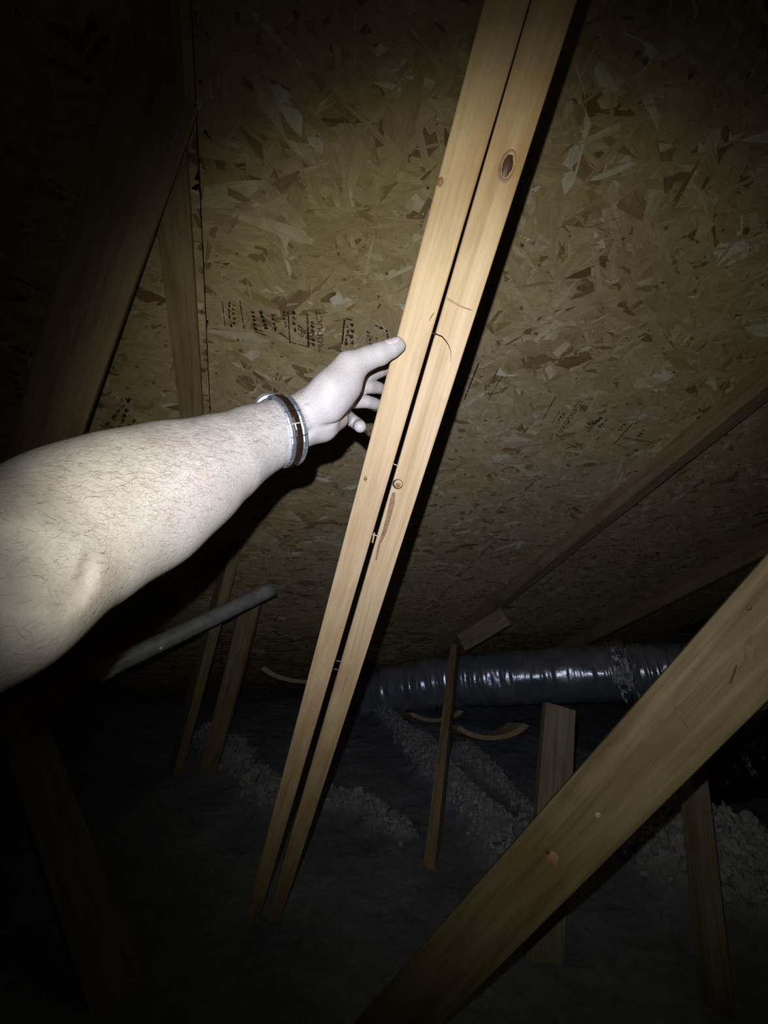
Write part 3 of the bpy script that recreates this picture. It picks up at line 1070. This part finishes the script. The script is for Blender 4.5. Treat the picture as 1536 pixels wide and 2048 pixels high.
def surface_nets(D):
    ins_ = D < 0
    nx, ny, nz = D.shape
    cnt = np.zeros((nx - 1, ny - 1, nz - 1), np.int8)
    for i in (0, 1):
        for j in (0, 1):
            for k in (0, 1):
                cnt += ins_[i:nx - 1 + i, j:ny - 1 + j, k:nz - 1 + k]
    act = (cnt > 0) & (cnt < 8)
    ci = np.argwhere(act)
    num = np.full(act.shape, -1, np.int32); num[act] = np.arange(len(ci))
    pos = np.zeros((len(ci), 3)); n = np.zeros(len(ci))
    corners = [np.array(c) for c in ((0, 0, 0), (1, 0, 0), (0, 1, 0), (1, 1, 0), (0, 0, 1), (1, 0, 1), (0, 1, 1), (1, 1, 1))]
    val = [D[tuple((ci + c).T)] for c in corners]
    for p in range(8):
        for q in range(p + 1, 8):
            if np.abs(corners[p] - corners[q]).sum() != 1: continue
            m = (val[p] < 0) != (val[q] < 0)
            t = np.where(m, val[p] / np.where(val[p] == val[q], 1, val[p] - val[q]), 0)
            pos += np.where(m[:, None], corners[p] + (corners[q] - corners[p]) * t[:, None], 0); n += m
    pos = ci + pos / n[:, None]
    quads = []
    for ax in range(3):
        u, v = (ax + 1) % 3, (ax + 2) % 3
        s0 = [slice(None)] * 3; s1 = [slice(None)] * 3
        s0[ax] = slice(0, -1); s1[ax] = slice(1, None)
        a, b = ins_[tuple(s0)], ins_[tuple(s1)]
        e = np.argwhere(a != b)
        e = e[(e[:, u] > 0) & (e[:, v] > 0) & (e[:, u] < D.shape[u] - 1) & (e[:, v] < D.shape[v] - 1)]
        flip = a[tuple(e.T)]
        du = np.zeros(3, int); du[u] = 1; dv_ = np.zeros(3, int); dv_[v] = 1
        q = np.stack([num[tuple((e - du - dv_).T)], num[tuple((e - dv_).T)], num[tuple(e.T)], num[tuple((e - du).T)]], 1)
        q[~flip] = q[~flip][:, ::-1]
        quads.append(q)
    q = np.concatenate(quads)
    return pos, q[(q >= 0).all(1)]


pos, quads = surface_nets(D)
cpts = lo + pos * VOX
# two rounds of light smoothing along edges
E = np.concatenate([quads[:, [0, 1]], quads[:, [1, 2]], quads[:, [2, 3]], quads[:, [3, 0]]])
for it in range(3):
    acc = np.zeros_like(cpts); deg = np.zeros(len(cpts))
    np.add.at(acc, E[:, 0], cpts[E[:, 1]]); np.add.at(acc, E[:, 1], cpts[E[:, 0]])
    np.add.at(deg, E[:, 0], 1); np.add.at(deg, E[:, 1], 1)
    cpts = cpts * .4 + .6 * acc / deg[:, None]
del D
R3 = np.array([[1, 0, 0], [0, -SP, CP], [0, CP, SP]])     # camera axes to world axes
wpts = cpts @ R3.T + np.array([0, 0, HC])
nf = len(quads)
me = bpy.data.meshes.new('person')
me.vertices.add(len(wpts)); me.vertices.foreach_set('co', wpts.astype(np.float32).ravel())
me.loops.add(nf * 4); me.loops.foreach_set('vertex_index', quads.astype(np.int32).ravel())
me.polygons.add(nf)
me.polygons.foreach_set('loop_start', np.arange(0, nf * 4, 4, dtype=np.int32))
me.polygons.foreach_set('loop_total', np.full(nf, 4, dtype=np.int32))
me.update(calc_edges=True)
arm = link('person', me, M_SKIN, smooth=True)
tag(arm, 'bare hairy left forearm and hand reaching in to grip the doubled boards', 'person')
bmx = bmesh.new(); bmx.from_mesh(me); bmesh.ops.recalc_face_normals(bmx, faces=list(bmx.faces)); bmx.to_mesh(me); bmx.free()
me.polygons.foreach_set('use_smooth', [True] * len(me.polygons))


def child(o, parent):
    o.parent = parent
    o.matrix_parent_inverse = parent_mat(parent).inverted()
    return o


# thumb nail: a curved plate set on the top of the thumb
ta, tb = cc(771, 702.5, .4517), cc(799, 690, .4537)
tax = (tb - ta) / np.linalg.norm(tb - ta)
tn = np.array([-.22, .72, -.66]); tn -= tax * (tn @ tax); tn /= np.linalg.norm(tn)
ts = np.cross(tax, tn)
vs, fs = [], []
NU, NV = 9, 9
Lt = np.linalg.norm(tb - ta)
for i in range(NU):
    u = i / (NU - 1)
    rr = .0107 + (.0086 - .0107) * u
    wmax = math.radians(46) * (1 - .55 * abs(2 * u - 1) ** 4)
    for j in range(NV):
        a = wmax * (2 * j / (NV - 1) - 1)
        p = ta + tax * (Lt * (.15 + .95 * u)) + (tn * math.cos(a) + ts * math.sin(a)) * (rr + .0006 - .0022 * max(0, u - .75) - .0004 * (1 - u))
        vs.append(c2w(p))
for i in range(NU - 1):
    for j in range(NV - 1):
        fs.append((i * NV + j, i * NV + j + 1, (i + 1) * NV + j + 1, (i + 1) * NV + j))
nailo = mesh_obj('fingernail', vs, fs, M_NAILPLATE, smooth=True)
md = nailo.modifiers.new('thick', 'SOLIDIFY'); md.thickness = .0006; md.offset = 0
child(nailo, arm)

# arm hair: short curved ribbons lying on the skin
nrm = np.zeros(len(wpts) * 3, np.float32); me.vertices.foreach_get('normal', nrm); nrm = nrm.reshape(-1, 3)
tocam = np.array([0, 0, HC]) - wpts
pxx = 768 + cpts[:, 0] / np.maximum(cpts[:, 2], .05) * FPX
pyy = 1024 - cpts[:, 1] / np.maximum(cpts[:, 2], .05) * FPX
axis_w = np.array(c2w(cc(597, 838, .455)) - c2w(cc(166, 1050, .295))); axis_w /= np.linalg.norm(axis_w)
ok = (pxx > -30) & (pxx < 612) & (cpts[:, 2] > .15)
wgt = np.where(ok, 1.0, 0.0)
# hair thins towards the inside of the arm (lower side)
line = 800 + (pxx - 590) * -.42
down = pyy - line
half = np.interp(pxx, [0, 200, 350, 500, 600], [190, 150, 125, 70, 55])
rel = down / (2 * half)
wgt *= np.clip(1.15 - 1.25 * rel, .05, 1.0)
wgt *= np.interp(pxx, [-30, 60, 200, 400, 612], [.12, .25, .7, 1, 1])
wgt /= wgt.sum()
NH = 13000
sel = rng.choice(len(wpts), NH, p=wgt)
upw = np.array([0, -SP * 0 - .3, 1.0])
hv, hf = [], []
for q in sel:
    p = wpts[q]; n_ = nrm[q]
    t1 = axis_w - n_ * (axis_w @ n_); t1 /= np.linalg.norm(t1) + 1e-9
    t2 = np.cross(n_, t1)
    a = rng.normal(.75, .55)
    d = t1 * math.cos(a) + t2 * math.sin(a) * (1 if (t2[2] < 0) else -1)
    Lh = rng.uniform(.004, .0095); curl = rng.normal(0, .9)
    sd = np.cross(d, n_)
    b = len(hv); x = p - n_ * .0004; dd = d
    wdt = rng.uniform(.00004, .00008)
    lift = rng.uniform(.15, .5)
    for k in range(4):
        u = k / 3
        c_ = p - n_ * .0003 + d * Lh * u + sd * curl * Lh * .5 * u * u + n_ * (lift * Lh * u * (1.15 - .75 * u))
        w_ = wdt * (1 - .75 * u)
        hv.append(tuple(c_ + sd * w_)); hv.append(tuple(c_ - sd * w_))
        if k: hf.append((b + 2 * k - 2, b + 2 * k - 1, b + 2 * k + 1, b + 2 * k))
hair = mesh_obj('arm_hair', hv, hf, M_HAIR)
hair['kind'] = 'stuff'
child(hair, arm)

# ------------------------------------------------------------------ wristwatch
wa, wb = cc(560, 857, .443), cc(597, 838, .455)
AX = np.array([.71, .26, .60]); AX /= np.linalg.norm(AX)
WC = wa + (wb - wa) * .10
u0 = np.array([-.50, .75, .30]); u0 -= AX * (u0 @ AX); u0 /= np.linalg.norm(u0)
v0 = np.cross(AX, u0)
if v0[2] > 0: v0 = -v0              # turns towards the camera


def wrist_r(phi, s):
    d = u0 * math.cos(phi) + v0 * math.sin(phi)
    o = WC + AX * s
    r = np.linspace(.012, .06, 97)
    f = arm_sdf(o + d * r[:, None])
    k = np.argmax(f > 0)
    return r[k - 1] + (r[k] - r[k - 1]) * (-f[k - 1]) / (f[k] - f[k - 1])


wroot = bpy.data.objects.new('wristwatch', None); COL.objects.link(wroot)
wroot.location = c2w(WC)
tag(wroot, 'steel bracelet watch with polished centre links coloured like a dark reflection on the wrist', 'wristwatch')
NL = 17
PH = [2 * math.pi * i / NL for i in range(NL + 1)]
prof_r = [max(wrist_r(p % (2 * math.pi), -.008), wrist_r(p % (2 * math.pi), 0), wrist_r(p % (2 * math.pi), .008)) for p in PH[:-1]]
for _ in range(2):
    prof_r = [(prof_r[i - 1] + 2 * prof_r[i] + prof_r[(i + 1) % NL]) / 4 for i in range(NL)]
prof_r = [r + .0004 for r in prof_r]


def ring_pt(phi, s, lift):
    f = (phi / (2 * math.pi) * NL) % NL
    i = int(f) % NL; t = f - int(f)
    r = prof_r[i] * (1 - t) + prof_r[(i + 1) % NL] * t
    d = u0 * math.cos(phi) + v0 * math.sin(phi)
    return c2w(WC + AX * s + d * (r + lift))


def link_piece(name, p0, p1, s0, s1, th, mat):
    vs = []
    m_ = (p0 + p1) / 2
    for ph in (p0, m_, p1):
        for s, l in ((s0, 0), (s0, th * .75), (s0 + .0012, th), (s1 - .0012, th), (s1, th * .75), (s1, 0)):
            vs.append(ring_pt(ph, s, l if ph == m_ else l * .93))
    fs = []
    for k in (0, 6):
        for j in range(6):
            fs.append((k + j, k + (j + 1) % 6, k + 6 + (j + 1) % 6, k + 6 + j))
    fs.append((5, 4, 3, 2, 1, 0)); fs.append((12, 13, 14, 15, 16, 17))
    o = mesh_obj(name, vs, fs, mat)
    return child(o, wroot)


g = .022
for i in range(NL):
    p0, p1 = PH[i] + g, PH[i + 1] - g
    mid = (p0 + p1) / 2
    if mid < .62 or mid > 2 * math.pi - .62: continue          # the case sits here
    link_piece('steel_link', p0, p1, -.0100, -.0042, .0030, M_STEEL)
    link_piece('steel_link', p0, p1, .0042, .0100, .0030, M_STEEL)
    link_piece('dark_reflection_link', p0, p1, -.0039, .0039, .0034, M_DARKLINK)


def disc(name, base, R, h, mat, n=36, R2=None):
    R2 = R if R2 is None else R2
    ring = []
    vs, fs = [], []
    d = u0; ex = AX; ey = v0
    prof_ = [(R * .92, 0), (R, h * .3), (R, h * .7), (R2, h), (0, h)]
    for rr, hh in prof_[:-1]:
        for i in range(n):
            a = 2 * math.pi * i / n
            vs.append(c2w(base + ex * rr * math.cos(a) + ey * rr * math.sin(a) + d * hh))
    m_ = len(prof_) - 1
    for k in range(m_ - 1):
        for i in range(n):
            j = (i + 1) % n
            fs.append((k * n + i, k * n + j, (k + 1) * n + j, (k + 1) * n + i))
    fs.append(tuple(range((m_ - 1) * n, m_ * n))); fs.append(tuple(range(n - 1, -1, -1)))
    o = mesh_obj(name, vs, fs, mat)
    return child(o, wroot)


cb = WC + u0 * (prof_r[0] - .0012)
disc('watch_case', cb, .0185, .0055, M_STEEL, R2=.0165)
disc('bezel', cb + u0 * .0056, .0165, .0016, M_STEEL, R2=.0150)
disc('dial_glass', cb + u0 * .0058, .0146, .0018, M_DARKLINK, R2=.0140)
cr0 = cb + u0 * .0028 + AX * .0180
child(rod('crown', c2w(cr0), c2w(cr0 + AX * .004), .0026, M_STEEL, None, 14), wroot)
